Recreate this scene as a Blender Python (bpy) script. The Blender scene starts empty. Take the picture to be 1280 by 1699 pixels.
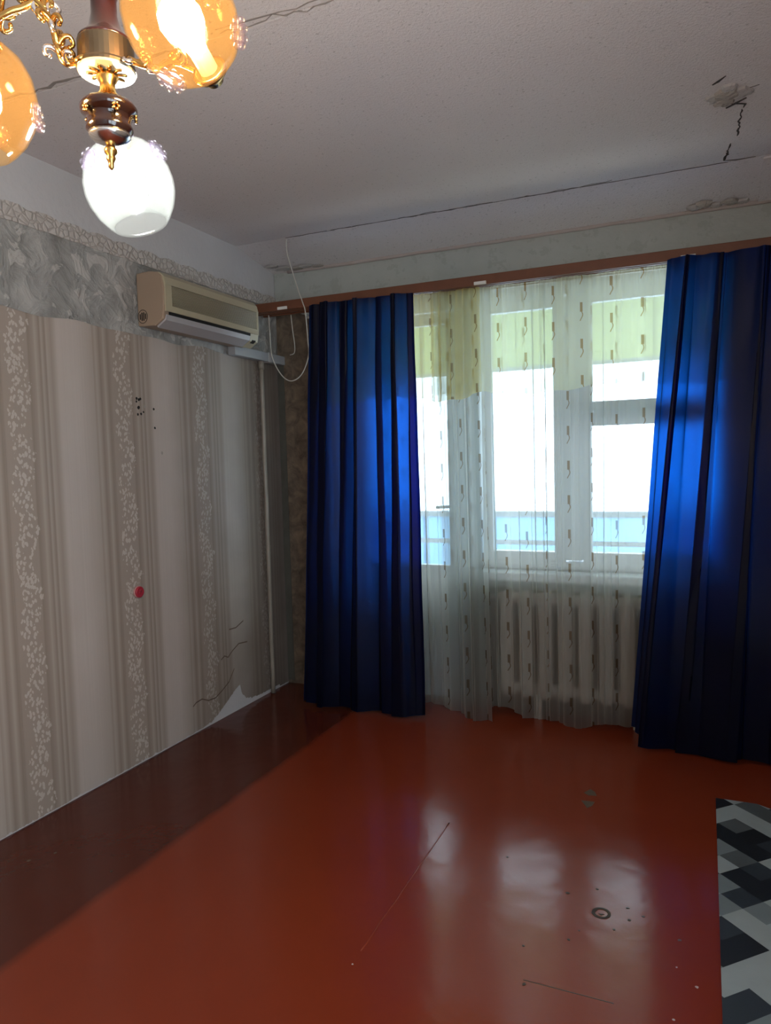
import bpy, bmesh, math, random
from mathutils import Vector, Matrix, noise
random.seed(7)
PI = math.pi
scene = bpy.context.scene
C = scene.collection
V = Vector

# ------------------------------------------------------------------ camera
CAM = V((2.3184, -3.7437, 1.3207)); YAW, PITCH, ROLL, FPX = 0.4139, -0.0683, -0.0265, 1210.35
cd = V((-math.sin(YAW) * math.cos(PITCH), math.cos(YAW) * math.cos(PITCH), math.sin(PITCH)))
r0 = V((math.cos(YAW), math.sin(YAW), 0)); u0 = r0.cross(cd)
cr = r0 * math.cos(ROLL) + u0 * math.sin(ROLL); cu = -r0 * math.sin(ROLL) + u0 * math.cos(ROLL)
cam = bpy.data.cameras.new('camera'); cam_o = bpy.data.objects.new('camera', cam); C.objects.link(cam_o)
M3 = Matrix((cr, cu, -cd)).transposed()
cam_o.matrix_world = Matrix.Translation(CAM) @ M3.to_4x4()
cam.sensor_fit = 'HORIZONTAL'; cam.sensor_width = 36; cam.lens = FPX / 1280 * 36; cam.clip_start = 0.02
scene.camera = cam_o
def ray(x, y): return cd + cr * ((x - 640) / FPX) - cu * ((y - 849.5) / FPX)
def at(x, y, D): return CAM + ray(x, y) * D          # a pixel at a chosen depth
# ------------------------------------------------------------------ world, exposure
SKY = 8.0
w = bpy.data.worlds.new('overcast_sky'); scene.world = w; w.use_nodes = True
bg = w.node_tree.nodes['Background']; bg.inputs[0].default_value = (0.78, 0.90, 1.0, 1); bg.inputs[1].default_value = SKY
vs = scene.view_settings
vs.view_transform = 'Standard'; vs.look = 'None'; vs.gamma = 1; vs.use_curve_mapping = False; vs.exposure = 0.20
scene.cycles.transparent_max_bounces = 32; scene.cycles.max_bounces = 10
scene.cycles.diffuse_bounces = 5; scene.cycles.transmission_bounces = 8
scene.cycles.sample_clamp_indirect = 6.0
scene.cycles.caustics_reflective = False; scene.cycles.caustics_refractive = False
# the balcony opening as a portal for the sky light
pl = bpy.data.lights.new('sky_portal', 'AREA'); pl.shape = 'RECTANGLE'; pl.size = 3.1; pl.size_y = 1.05
pl.cycles.is_portal = True
po = bpy.data.objects.new('sky_portal', pl); C.objects.link(po)
po.location = (1.45, 1.45, 1.45); po.rotation_euler = (-PI / 2, 0, 0)
# fill daylight through an added, unseen window in the right wall beside the camera
RWY0, RWY1, RWZ0, RWZ1 = -5.0, -3.35, .32, 2.2
pl2 = bpy.data.lights.new('side_portal', 'AREA'); pl2.shape = 'RECTANGLE'; pl2.size = RWY1 - RWY0; pl2.size_y = RWZ1 - RWZ0
pl2.cycles.is_portal = True
po2 = bpy.data.objects.new('side_portal', pl2); C.objects.link(po2)
po2.location = (3.36, (RWY0 + RWY1) / 2, (RWZ0 + RWZ1) / 2); po2.rotation_euler = (PI / 2, 0, PI / 2)
BULB_WHITE, BULB_WARM = 380.0, 240.0

# ------------------------------------------------------------------ mesh helpers
class MB:
    def __init__(s): s.v = []; s.f = []; s.uv = None
    def box(s, a, b):
        n = len(s.v); (x0, y0, z0), (x1, y1, z1) = a, b
        s.v += [(x0,y0,z0),(x1,y0,z0),(x1,y1,z0),(x0,y1,z0),(x0,y0,z1),(x1,y0,z1),(x1,y1,z1),(x0,y1,z1)]
        s.f += [tuple(n + i for i in q) for q in ((0,3,2,1),(4,5,6,7),(0,1,5,4),(1,2,6,5),(2,3,7,6),(3,0,4,7))]; return s
    def tube(s, pts, r, n=8, cap=True):
        pts = [V(p) for p in pts]; k0 = len(s.v)
        rs = r if isinstance(r, (list, tuple)) else [r] * len(pts)
        up = V((0, 0, 1)); prev = None
        for i, p in enumerate(pts):
            t = (pts[min(i + 1, len(pts) - 1)] - pts[max(i - 1, 0)]).normalized()
            if prev is None: a = t.orthogonal().normalized()
            else: a = (prev - t * prev.dot(t)); a = a.normalized() if a.length > 1e-6 else t.orthogonal().normalized()
            prev = a; b = t.cross(a)
            for j in range(n):
                an = 2 * PI * j / n; s.v.append(tuple(p + (a * math.cos(an) + b * math.sin(an)) * rs[i]))
        for i in range(len(pts) - 1):
            for j in range(n):
                a0 = k0 + i * n + j; a1 = k0 + i * n + (j + 1) % n
                s.f.append((a0, a1, a1 + n, a0 + n))
        if cap:
            s.f.append(tuple(k0 + j for j in reversed(range(n)))); s.f.append(tuple(k0 + (len(pts) - 1) * n + j for j in range(n)))
        return s
    def lathe(s, prof, n=24, M=Matrix(), close=False):
        k0 = len(s.v); m = len(prof)
        for (r, z) in prof:
            for j in range(n):
                an = 2 * PI * j / n; s.v.append(tuple(M @ V((r * math.cos(an), r * math.sin(an), z))))
        for i in range(m if close else m - 1):
            i2 = (i + 1) % m
            for j in range(n):
                s.f.append((k0 + i*n + j, k0 + i*n + (j+1) % n, k0 + i2*n + (j+1) % n, k0 + i2*n + j))
        return s
    def prism(s, poly, axis, a, b):
        """polygon (two coords) extruded along axis 0/1/2 from a to b"""
        n = len(s.v); m = len(poly)
        for c in (a, b):
            for (p, q) in poly:
                t = [p, q]; t.insert(axis, c); s.v.append(tuple(t))
        s.f.append(tuple(n + i for i in range(m))); s.f.append(tuple(n + m + i for i in reversed(range(m))))
        for i in range(m):
            j = (i + 1) % m; s.f.append((n + i, n + m + i, n + m + j, n + j))
        return s
    def ball(s, c, r, n=10, m=6, sc=(1, 1, 1), M=Matrix()):
        prof = [(max(1e-4, math.sin(PI * i / m)) * r, -math.cos(PI * i / m) * r) for i in range(m + 1)]
        return s.lathe(prof, n, Matrix.Translation(c) @ M @ Matrix.Diagonal((*sc, 1)))
    def build(s, name, mat, parent=None, smooth=False, bevel=0, origin=None):
        me = bpy.data.meshes.new(name)
        o0 = V(origin) if origin is not None else V((0, 0, 0))
        me.from_pydata([tuple(V(v) - o0) for v in s.v], [], s.f); 
        bm = bmesh.new(); bm.from_mesh(me); bmesh.ops.recalc_face_normals(bm, faces=bm.faces)
        bm.to_mesh(me); bm.free()
        if mat: me.materials.append(mat)
        o = bpy.data.objects.new(name, me); C.objects.link(o)
        if parent is not None:
            o.parent = parent
            pw = V((0, 0, 0)); q = parent
            while q is not None: pw += q.location; q = q.parent
            o.location = o0 - pw
        else: o.location = o0
        if smooth:
            for p in me.polygons: p.use_smooth = True
        if bevel:
            bv = o.modifiers.new('bevel', 'BEVEL'); bv.width = bevel; bv.segments = 2; bv.limit_method = 'ANGLE'
            bv.angle_limit = math.radians(40)
        return o
def thing(name, label, cat, loc, group=None):
    o = bpy.data.objects.new(name, None); C.objects.link(o); o.location = loc; o.empty_display_size = .05
    return tag(o, label, cat, group)
def tag(o, label, cat, group=None):
    o['label'] = label; o['category'] = cat
    if group: o['group'] = group
    return o
def struct(o, label=None):
    o['kind'] = 'structure'
    if label: o['label'] = label
    return o

# ------------------------------------------------------------------ material helpers
class NT:
    def __init__(s, name):
        s.m = bpy.data.materials.new(name); s.m.use_nodes = True; s.t = s.m.node_tree; s.t.nodes.clear()
        s.out = s.t.nodes.new('ShaderNodeOutputMaterial')
    def n(s, typ, **kw):
        nd = s.t.nodes.new('ShaderNode' + typ)
        for k, v in kw.items():
            if k.startswith('_'): setattr(nd, k[1:], v)
        return nd
    def link(s, a, b): s.t.links.new(a, b)
    def set(s, sock, v):
        if isinstance(v, bpy.types.NodeSocket): s.link(v, sock)
        elif v is not None:
            if isinstance(v, tuple) and len(v) == 3 and sock.type == 'RGBA': v = (*v, 1)
            sock.default_value = v
    def math(s, op, a, b=None, c=None):
        nd = s.n('Math', _operation=op); s.set(nd.inputs[0], a)
        if b is not None: s.set(nd.inputs[1], b)
        if c is not None: s.set(nd.inputs[2], c)
        return nd.outputs[0]
    def mix(s, f, a, b, blend='MIX'):
        nd = s.n('Mix', _data_type='RGBA', _blend_type=blend); s.set(nd.inputs[0], f); s.set(nd.inputs[6], a); s.set(nd.inputs[7], b)
        return nd.outputs[2]
    def obj(s): return s.n('TexCoord').outputs['Object']
    def sep(s, v): nd = s.n('SeparateXYZ'); s.link(v, nd.inputs[0]); return nd.outputs
    def comb(s, x, y, z):
        nd = s.n('CombineXYZ'); s.set(nd.inputs[0], x); s.set(nd.inputs[1], y); s.set(nd.inputs[2], z); return nd.outputs[0]
    def noise(s, scale, vec=None, detail=3, rough=.5, dist=0.0):
        nd = s.n('TexNoise'); nd.inputs['Scale'].default_value = scale; nd.inputs['Detail'].default_value = detail
        nd.inputs['Roughness'].default_value = rough; nd.inputs['Distortion'].default_value = dist
        s.link(vec if vec is not None else s.obj(), nd.inputs['Vector']); return nd.outputs['Fac']
    def vor(s, scale, vec=None, feature='F1'):
        nd = s.n('TexVoronoi', _feature=feature); nd.inputs['Scale'].default_value = scale
        s.link(vec if vec is not None else s.obj(), nd.inputs['Vector']); return nd
    def ramp(s, f, stops, interp='LINEAR'):
        nd = s.n('ValToRGB'); cr_ = nd.color_ramp; cr_.interpolation = interp
        while len(cr_.elements) < len(stops): cr_.elements.new(0.5)
        for e, (p, c) in zip(cr_.elements, stops):
            e.position = p; e.color = (*c, 1) if len(c) == 3 else c
        s.link(f, nd.inputs[0]); return nd.outputs[0]
    def bump(s, h, strength=.3, dist=.01):
        nd = s.n('Bump'); nd.inputs['Strength'].default_value = strength; nd.inputs['Distance'].default_value = dist
        s.link(h, nd.inputs['Height']); return nd.outputs[0]
    def pbr(s, col, rough=.6, metal=0, spec=.5, normal=None, coat=0, sheen=0):
        p = s.n('BsdfPrincipled'); s.set(p.inputs['Base Color'], col); s.set(p.inputs['Roughness'], rough)
        p.inputs['Metallic'].default_value = metal; s.set(p.inputs['Specular IOR Level'], spec)
        p.inputs['Coat Weight'].default_value = coat; p.inputs['Sheen Weight'].default_value = sheen
        if normal is not None: s.link(normal, p.inputs['Normal'])
        return p.outputs[0]
    def shmix(s, f, a, b):
        nd = s.n('MixShader'); s.set(nd.inputs[0], f); s.link(a, nd.inputs[1]); s.link(b, nd.inputs[2]); return nd.outputs[0]
    def done(s, sh): s.link(sh, s.out.inputs[0]); return s.m

def paint(name, col, rough=.55, var=.12, scale=6, bump=.15, bscale=60, bdist=.004, spec=.5, metal=0, coat=0):
    t = NT(name); nz = t.noise(scale, detail=5)
    c = t.mix(nz, tuple(x * (1 - var) for x in col), tuple(min(1, x * (1 + var)) for x in col))
    nrm = t.bump(t.noise(bscale, detail=4), bump, bdist) if bump else None
    return t.done(t.pbr(c, rough, metal, spec, nrm, coat))
mt = {}
mt['white_paint'] = paint('white_window_paint', (.78, .82, .85), .35, .05)
mt['metal_white'] = paint('white_metal', (.75, .75, .72), .4, .05, bump=0)
mt['brass'] = paint('polished_brass', (.62, .36, .11), .22, .15, 40, .2, 90, .002, metal=1)
mt['silver'] = paint('silvered_metal', (.8, .78, .76), .2, .1, 40, 0, metal=1)
mt['brass_dark'] = paint('aged_brass', (.24, .18, .11), .3, .2, 30, .1, metal=1)
mt['wood_gloss'] = paint('lacquered_dark_wood', (.022, .005, .004), .15, .4, 25, 0, coat=.6)
mt['wood_black'] = paint('lacquered_black_wood', (.010, .004, .003), .15, .3, 25, 0, coat=.6)
mt['rail'] = paint('brown_rail_wood', (.16, .058, .028), .45, .25, 14, .15)
mt['ac_cream'] = paint('aged_cream_plastic', (.46, .405, .28), .4, .06, 5, .05)
mt['ac_side'] = paint('yellowed_plastic', (.36, .265, .19), .45, .06, 5, .05)
mt['ac_grey'] = paint('grey_white_plastic', (.42, .40, .41), .4, .05, 5, .05)
mt['ac_slat'] = paint('louvre_plastic', (.37, .34, .235), .5, .05, 5, 0)
mt['black'] = paint('black_recess', (.008, .008, .008), .7, .1, 5, 0)
mt['duct'] = paint('grey_cable_duct_plastic', (.36, .37, .39), .4, .08, 6, .05)
mt['cord'] = paint('white_cable_sheath', (.55, .53, .48), .5, .1, 20, 0)
mt['radiator'] = paint('radiator_enamel', (.50, .44, .38), .4, .12, 8, .2, 30)
mt['pipe'] = paint('pipe_paint', (.27, .24, .20), .3, .3, 9, .25, 25)
mt['red'] = paint('red_plastic', (.40, .025, .045), .45, .15, 60, .2, 90)
mt['pink'] = paint('faded_pink_plastic', (.52, .26, .25), .5, .15, 60, .2, 90)
mt['crystal'] = None
mt['chip'] = paint('bare_fibreboard', (.10, .068, .042), .6, .25, 60, .1)
mt['chip_dark'] = paint('dark_floor_mark', (.045, .035, .022), .6, .25, 60, 0)
mt['chip_light'] = paint('pale_floor_speck', (.5, .44, .38), .6, .2, 60, 0)
mt['plaster_raw'] = paint('raw_plaster', (.40, .365, .33), .9, .25, 25, .7, 60, .01)
mt['plaster_dark'] = paint('dirty_plaster', (.14, .12, .10), .9, .4, 25, .7, 60, .01)
mt['crack'] = paint('grey_crack', (.13, .115, .105), .9, .3, 40, 0)  # dark grey tone of the ceiling cracks

def ceiling_mat():
    t = NT('rough_ceiling_whitewash'); o = t.obj()
    st = t.noise(1.3, o, 5, .6); sp = t.noise(70, o, 3, .7)
    c = t.mix(st, (.70, .66, .665), (.79, .75, .755))
    c = t.mix(t.math('MULTIPLY', t.math('LESS_THAN', sp, .36), .5), c, (.35, .33, .32))
    h = t.math('ADD', t.noise(110, o, 4, .7), t.math('MULTIPLY', t.noise(9, o, 3), .5))
    return t.done(t.pbr(c, .9, normal=t.bump(h, .8, .006), spec=.2))
mt['ceiling'] = ceiling_mat()
mt['wall_white'] = paint('chalky_white_wall', (.58, .57, .58), .85, .10, 3, .35, 35, .006, spec=.25)
def backupper():
    t = NT('greenish_whitewash'); o = t.obj(); z = t.sep(o)[2]
    c = t.mix(t.noise(7, o, 6, .65), (.37, .40, .375), (.49, .51, .485))
    mould = t.math('MULTIPLY', t.math('GREATER_THAN', t.noise(11, o, 6, .7), .57), .22)
    c = t.mix(mould, c, (.24, .25, .21))
    return t.done(t.pbr(c, .85, normal=t.bump(t.noise(30, o, 4), .4, .006), spec=.25))
mt['back_upper'] = backupper()
def backpaper():
    t = NT('brown_mottled_wallpaper'); o = t.obj()
    c = t.ramp(t.noise(14, o, 5, .65, .6), [(.3, (.075, .060, .045)), (.5, (.15, .115, .085)), (.72, (.25, .19, .135))])
    return t.done(t.pbr(c, .6, normal=t.bump(t.noise(40, o, 4), .3, .004), spec=.35))
mt['back_paper'] = backpaper()

def wallpaper():
    t = NT('striped_floral_wallpaper'); o = t.obj(); x, y, z = t.sep(o)
    u = t.math('FRACT', t.math('DIVIDE', t.math('ADD', y, 1.854 + 5.3), .53))     # 0..1 across one strip
    L, T, D_, P = (.60, .53, .485), (.40, .33, .28), (.31, .25, .205), (.48, .415, .365)
    base = t.ramp(u, [(0, T), (.19, T), (.20, D_), (.245, T), (.26, P), (.285, T), (.30, D_), (.315, P), (.345, D_), (.36, P),
                      (.40, T), (.43, P), (.455, L), (.63, L), (.79, P), (.80, T), (.825, P), (.85, T), (.865, D_), (.895, T),
                      (.91, P), (.93, T), (.95, D_), (.985, T)])
    fine = t.noise(1.0, t.comb(0.0, t.math('MULTIPLY', y, 130.0), t.math('MULTIPLY', z, .6)), 2)
    base = t.mix(t.math('MULTIPLY', fine, .28), base, (.30, .25, .21))
    # leaves of the floral band
    wob = t.math('MULTIPLY', t.math('SINE', t.math('MULTIPLY', z, 24.0)), .028)
    uc = t.math('ABSOLUTE', t.math('SUBTRACT', t.math('SUBTRACT', u, .098), wob))
    edge = t.math('ADD', uc, t.math('MULTIPLY', t.math('SUBTRACT', t.noise(38, o, 3), .5), .12))
    band = t.math('LESS_THAN', edge, .082)
    ang = t.math('MULTIPLY', t.math('SINE', t.math('MULTIPLY', z, 55.0)), .9)
    ry = t.math('ADD', y, t.math('MULTIPLY', z, .55)); rz = t.math('SUBTRACT', z, t.math('MULTIPLY', y, .8))
    v1 = t.vor(1.0, t.comb(0.0, t.math('MULTIPLY', ry, 62.0), t.math('MULTIPLY', rz, 33.0))).outputs['Distance']
    rz2 = t.math('ADD', z, t.math('MULTIPLY', y, .9)); ry2 = t.math('SUBTRACT', y, t.math('MULTIPLY', z, .6))
    v2 = t.vor(1.0, t.comb(3.0, t.math('MULTIPLY', ry2, 55.0), t.math('MULTIPLY', rz2, 30.0))).outputs['Distance']
    leaf = t.math('LESS_THAN', t.math('MINIMUM', v1, v2), .36)
    mask = t.math('MULTIPLY', band, leaf)
    c = t.mix(t.math('MULTIPLY', mask, .62), base, (.68, .62, .57))
    # old damp stains with their own outline
    st = t.noise(2.2, o, 5, .6)
    c = t.mix(t.math('MULTIPLY', t.math('SUBTRACT', st, .35), .5), c, (.33, .27, .22))
    # light falloff toward the window corner painted in, mixed with damp grime
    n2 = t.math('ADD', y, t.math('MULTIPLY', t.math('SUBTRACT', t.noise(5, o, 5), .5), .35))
    falloff_grime = t.ramp(n2, [(0.0, (0, 0, 0)), (1, (1, 1, 1))])
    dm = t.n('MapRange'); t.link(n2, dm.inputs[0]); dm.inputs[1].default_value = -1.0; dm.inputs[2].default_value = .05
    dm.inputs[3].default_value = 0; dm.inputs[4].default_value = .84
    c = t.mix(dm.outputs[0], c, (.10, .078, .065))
    h = t.math('ADD', t.math('MULTIPLY', mask, .6), t.noise(14, o, 3))
    return t.done(t.pbr(c, .55, normal=t.bump(h, .25, .004), spec=.35))
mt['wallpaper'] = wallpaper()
def embossed():
    t = NT('grey_embossed_plaster_paper'); o = t.obj()
    sw = t.noise(11, o, 4, .5, 1.1); big = t.noise(5, o, 4, .6, .8)
    c = t.ramp(big, [(.32, (.24, .235, .22)), (.5, (.33, .325, .31)), (.66, (.43, .42, .40))])
    c = t.mix(t.math('MULTIPLY', t.math('GREATER_THAN', sw, .60), .55), c, (.60, .57, .54))
    h = t.math('ADD', sw, t.math('MULTIPLY', big, .8))
    return t.done(t.pbr(c, .6, normal=t.bump(h, .75, .03), spec=.4))
mt['embossed'] = embossed()
def frieze():
    t = NT('pale_frieze_border_paper'); o = t.obj(); x, y, z = t.sep(o)
    nd = t.vor(1.0, t.comb(0.0, t.math('MULTIPLY', y, 34.0), t.math('MULTIPLY', z, 38.0)), 'DISTANCE_TO_EDGE').outputs['Distance']
    ln = t.math('LESS_THAN', nd, .05)
    c = t.mix(t.noise(22, o, 4), (.48, .44, .41), (.62, .58, .55))
    c = t.mix(t.math('MULTIPLY', ln, .4), c, (.28, .24, .21))
    return t.done(t.pbr(c, .6, normal=t.bump(t.math('MINIMUM', nd, .2), .9, .02), spec=.35))
mt['frieze'] = frieze()
def floor_mat():
    t = NT('brown_painted_floor'); o = t.obj(); x, y, z = t.sep(o)
    nz = t.noise(2.0, o, 5, .6)
    new = t.mix(nz, (.19, .029, .011), (.24, .039, .014))
    old = t.mix(nz, (.075, .014, .007), (.095, .018, .009))
    xe = t.math('ADD', x, t.math('MULTIPLY', t.math('SUBTRACT', t.noise(5, o, 4), .5), .03))
    mr = t.n('MapRange'); t.link(xe, mr.inputs[0]); mr.inputs[1].default_value = .585; mr.inputs[2].default_value = .625
    c = t.mix(mr.outputs[0], old, new)
    h = t.math('ADD', t.math('MULTIPLY', t.noise(3.2, o, 3), 1.0), t.math('MULTIPLY', t.noise(26, o, 4), .10))
    rg = t.math('ADD', t.math('MULTIPLY', t.noise(6, o, 4), .14), .10)
    return t.done(t.pbr(c, rg, normal=t.bump(h, .35, .012), spec=.38))
mt['floor'] = floor_mat()
def glass():
    t = NT('window_glass'); tr = t.n('BsdfTransparent'); gl = t.n('BsdfGlossy'); gl.inputs['Roughness'].default_value = .02
    tr.inputs[0].default_value = (.96, .98, .98, 1)
    return t.done(t.shmix(.06, tr.outputs[0], gl.outputs[0]))
mt['glass'] = glass()
def shade_glass(name, col, tr_col, tfac, gloss=.12):
    t = NT(name); tr = t.n('BsdfTransparent'); tr.inputs[0].default_value = (*tr_col, 1)
    tl = t.n('BsdfTranslucent'); df = t.n('BsdfDiffuse'); gl = t.n('BsdfGlossy'); gl.inputs['Roughness'].default_value = .08
    nz = t.noise(14, None, 3, .6, 1.0)
    c = t.mix(nz, tuple(v * .8 for v in col), col); t.link(c, tl.inputs[0]); t.link(c, df.inputs[0])
    a = t.shmix(.4, tl.outputs[0], df.outputs[0])
    b = t.shmix(tfac, a, tr.outputs[0])
    lw = t.n('LayerWeight'); lw.inputs[0].default_value = .5
    fr = t.math('ADD', t.math('MULTIPLY', t.math('POWER', lw.outputs['Facing'], 4.0), .30), .010)
    return t.done(t.shmix(fr, b, gl.outputs[0]))
mt['amber'] = shade_glass('amber_lustre_glass', (.80, .54, .28), (.98, .86, .66), .990)
mt['opal'] = shade_glass('opal_white_glass', (.86, .88, .84), (.90, .92, .90), .9895)
mt['crystal'] = shade_glass('pressed_crystal_glass', (.80, .76, .80), (.88, .85, .92), .988)
def emit(name, col, s):
    t = NT(name); e = t.n('Emission'); e.inputs[0].default_value = (*col, 1); e.inputs[1].default_value = s; return t.done(e.outputs[0])
mt['bulb_white'] = emit('white_bulb', (.98, .98, 1.0), BULB_WHITE)
mt['bulb_warm'] = emit('warm_bulb', (1.0, .80, .56), BULB_WARM)
def blue_cloth():
    t = NT('blue_satin_cloth'); o = t.obj()
    nz = t.noise(5, o, 4); c = t.mix(nz, (.0012, .0024, .014), (.0024, .0045, .026))
    n = t.bump(t.noise(22, o, 4), .12, .01)
    p = t.pbr(c, .42, spec=.28, normal=n)
    tl = t.n('BsdfTranslucent'); tl.inputs[0].default_value = (.002, .026, .19, 1); t.link(n, tl.inputs['Normal'])
    rf = t.n('BsdfRefraction'); rf.inputs['Color'].default_value = (.004, .12, .64, 1); rf.inputs['Roughness'].default_value = .60; rf.inputs['IOR'].default_value = 1.22
    return t.done(t.shmix(.5, p, t.shmix(.6, tl.outputs[0], rf.outputs[0])))
mt['blue'] = blue_cloth()
def tulle(name, tint, opac, thread, tcol=.92):
    t = NT(name); uv = t.n('UVMap').outputs[0]; u, v, _ = t.sep(uv)
    tr = t.n('BsdfTransparent'); tr.inputs[0].default_value = (tcol * .93, tcol, tcol * 1.04, 1); tl = t.n('BsdfTranslucent'); df = t.n('BsdfDiffuse')
    # embroidered drops with thread tails, in staggered columns
    U = t.math('DIVIDE', u, .135); col = t.math('FLOOR', U); fu = t.math('FRACT', U)
    wn = t.n('TexWhiteNoise', _noise_dimensions='1D'); t.link(col, wn.inputs['W'])
    vv = t.math('FRACT', t.math('ADD', t.math('DIVIDE', v, .165), wn.outputs['Value']))
    drop = t.math('MULTIPLY', t.math('LESS_THAN', t.math('ABSOLUTE', t.math('SUBTRACT', fu, .5)), .045), t.math('LESS_THAN', t.math('ABSOLUTE', t.math('SUBTRACT', vv, .70)), .13))
    cx = t.math('ADD', .5, t.math('MULTIPLY', t.math('SINE', t.math('MULTIPLY', vv, 16.0)), .045))
    tail = t.math('MULTIPLY', t.math('LESS_THAN', t.math('ABSOLUTE', t.math('SUBTRACT', fu, cx)), .018), t.math('LESS_THAN', t.math('ABSOLUTE', t.math('SUBTRACT', vv, .45)), .13))
    pat = t.math('MAXIMUM', drop, tail)
    c = t.mix(pat, tint, thread); t.link(c, tl.inputs[0]); t.link(c, df.inputs[0])
    a = t.shmix(.15, tl.outputs[0], df.outputs[0])
    lw = t.n('LayerWeight'); lw.inputs[0].default_value = .5      # edge-on weave closes up
    op = t.math('MINIMUM', t.math('ADD', opac, t.math('MULTIPLY', lw.outputs['Facing'], .52)), .95)
    f = t.math('MAXIMUM', op, t.math('MULTIPLY', pat, .72))
    return t.done(t.shmix(f, tr.outputs[0], a))
mt['tulle'] = tulle('white_sheer_tulle', (.80, .80, .75), .34, (.24, .18, .12), .74)
mt['valance2'] = tulle('ivory_sheer_tulle', (.84, .79, .52), .40, (.34, .21, .065))
mt['valance'] = tulle('cream_sheer_tulle', (.84, .66, .26), .48, (.34, .21, .065))

# ------------------------------------------------------------------ room shell
W_, L_, H_ = 3.1, 5.2, 2.5
struct(MB().box((-.1, -L_, -.12), (W_, 0, 0)).build('floor', mt['floor']), 'glossy red-brown painted floor')
floor = bpy.data.objects['floor']
wl = struct(MB().box((-.25, -L_, -.12), (0, .05, 2.62)).build('wall_left', mt['wall_white']), 'left wall with striped paper below white band')
DX0, DX1, WX1, SILL, TOP = .40, 1.14, 2.40, .74, 2.18
wb = MB()
wb.box((0, 0, -.12), (DX0, .35, 2.62)).box((DX0, 0, TOP), (WX1, .35, 2.62)).box((WX1, 0, -.12), (W_ + .25, .35, 2.62)).box((DX1, 0, -.12), (WX1, .35, SILL)).box((DX0, 0, -.12), (DX1, .35, .0))
wback = struct(wb.build('wall_back', mt['back_paper']), 'window wall with brown mottled paper')
MB().box((0.004, -.006, 2.238), (W_, -.0005, 2.44)).build('whitewash_band', mt['back_upper'], wback)
struct(MB().box((-.25, -L_ - .25, -.12), (W_ + .25, -L_, 2.62)).build('wall_rear', mt['wall_white']))
rw = MB().box((W_, -L_, -.12), (W_ + .25, RWY0, 2.62)).box((W_, RWY1, -.12), (W_ + .25, 0, 2.62)).box((W_, RWY0, -.12), (W_ + .25, RWY1, RWZ0)).box((W_, RWY0, RWZ1), (W_ + .25, RWY1, 2.62))
struct(rw.build('wall_right', mt['wall_white']))
w2 = struct(bpy.data.objects.new('fill_window', None), 'white framed window added out of view in the right wall for fill daylight'); C.objects.link(w2); w2.location = (W_ + .1, (RWY0 + RWY1) / 2, RWZ0)  # unseen window, added to brighten the room
rf = MB(); ym = (RWY0 + RWY1) / 2
for ya in (RWY0, ym - .04, RWY1 - .08): rf.box((W_ + .07, ya, RWZ0), (W_ + .14, ya + .08, RWZ1))
for za in (RWZ0, RWZ1 - .08): rf.box((W_ + .071, RWY0, za), (W_ + .139, RWY1, za + .08))
rf.build('window_frame', mt['white_paint'], w2)
for ya, yb in ((RWY0 + .08, ym - .04), (ym + .04, RWY1 - .08)): MB().box((W_ + .101, ya, RWZ0 + .08), (W_ + .105, yb, RWZ1 - .08)).build('glass_pane', mt['glass'], w2)
# ceiling: two slabs with an open joint, and the strip above the window that dips to the wall
ceil = struct(MB().box((0, -L_, 2.545), (W_, 0, 2.62)).build('ceiling', mt['plaster_dark']), 'rough whitewashed ceiling with cracked slab joints')
def jag(y, seed, amp, n=90):
    return [(W_ * i / n, y + amp * (noise.noise(V((i * .21, seed, 0))) + .5 * noise.noise(V((i * .7, seed, 3))))) for i in range(n + 1)]
def slab(name, ya, yb, za, zb, sa, sb, ampa=.006, ampb=.006):
    A = jag(ya, sa, ampa); B = jag(yb, sb, ampb); m = MB(); n = len(A)
    for (P_, z) in ((A, za), (B, zb)): m.v += [(x, y, z) for x, y in P_]
    for (P_, z) in ((A, za), (B, zb)): m.v += [(x, y, 2.55) for x, y in P_]
    for i in range(n - 1):
        m.f += [(i, i + 1, n + i + 1, n + i), (i, 2*n + i, 2*n + i + 1, i + 1), (n + i, n + i + 1, 3*n + i + 1, 3*n + i)]
    return m.build(name, mt['ceiling'], ceil)
slab('ceiling_slab', -1.997, -.377, H_, H_, 3.3, 9.1)
slab('ceiling_slab', -L_, -2.004, H_, H_, 5, 3.4, 0)
slab('ceiling_slab', -.371, 0, H_, 2.432, 9.12, 1, .006, 0)
# plaster bead along the window wall
m = MB(); m.tube([(x * .1, -.012 + .004 * noise.noise(V((x * .4, 0, 0))), 2.432 + .004 * noise.noise(V((x * .5, 5, 0)))) for x in range(1, 31)], .011, 8)
m.build('plaster_bead', paint('pinkish_plaster', (.46, .40, .38), .9, .15, 10, .4), ceil, True)
# a filled joint running on the right of the ceiling
MB().prism([(-.368, 2.492), (-.368, 2.4985), (-.002, 2.432), (-.002, 2.4255)], 0, 2.53, 3.098).build('boxed_ledge', mt['ceiling'], ceil)

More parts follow.
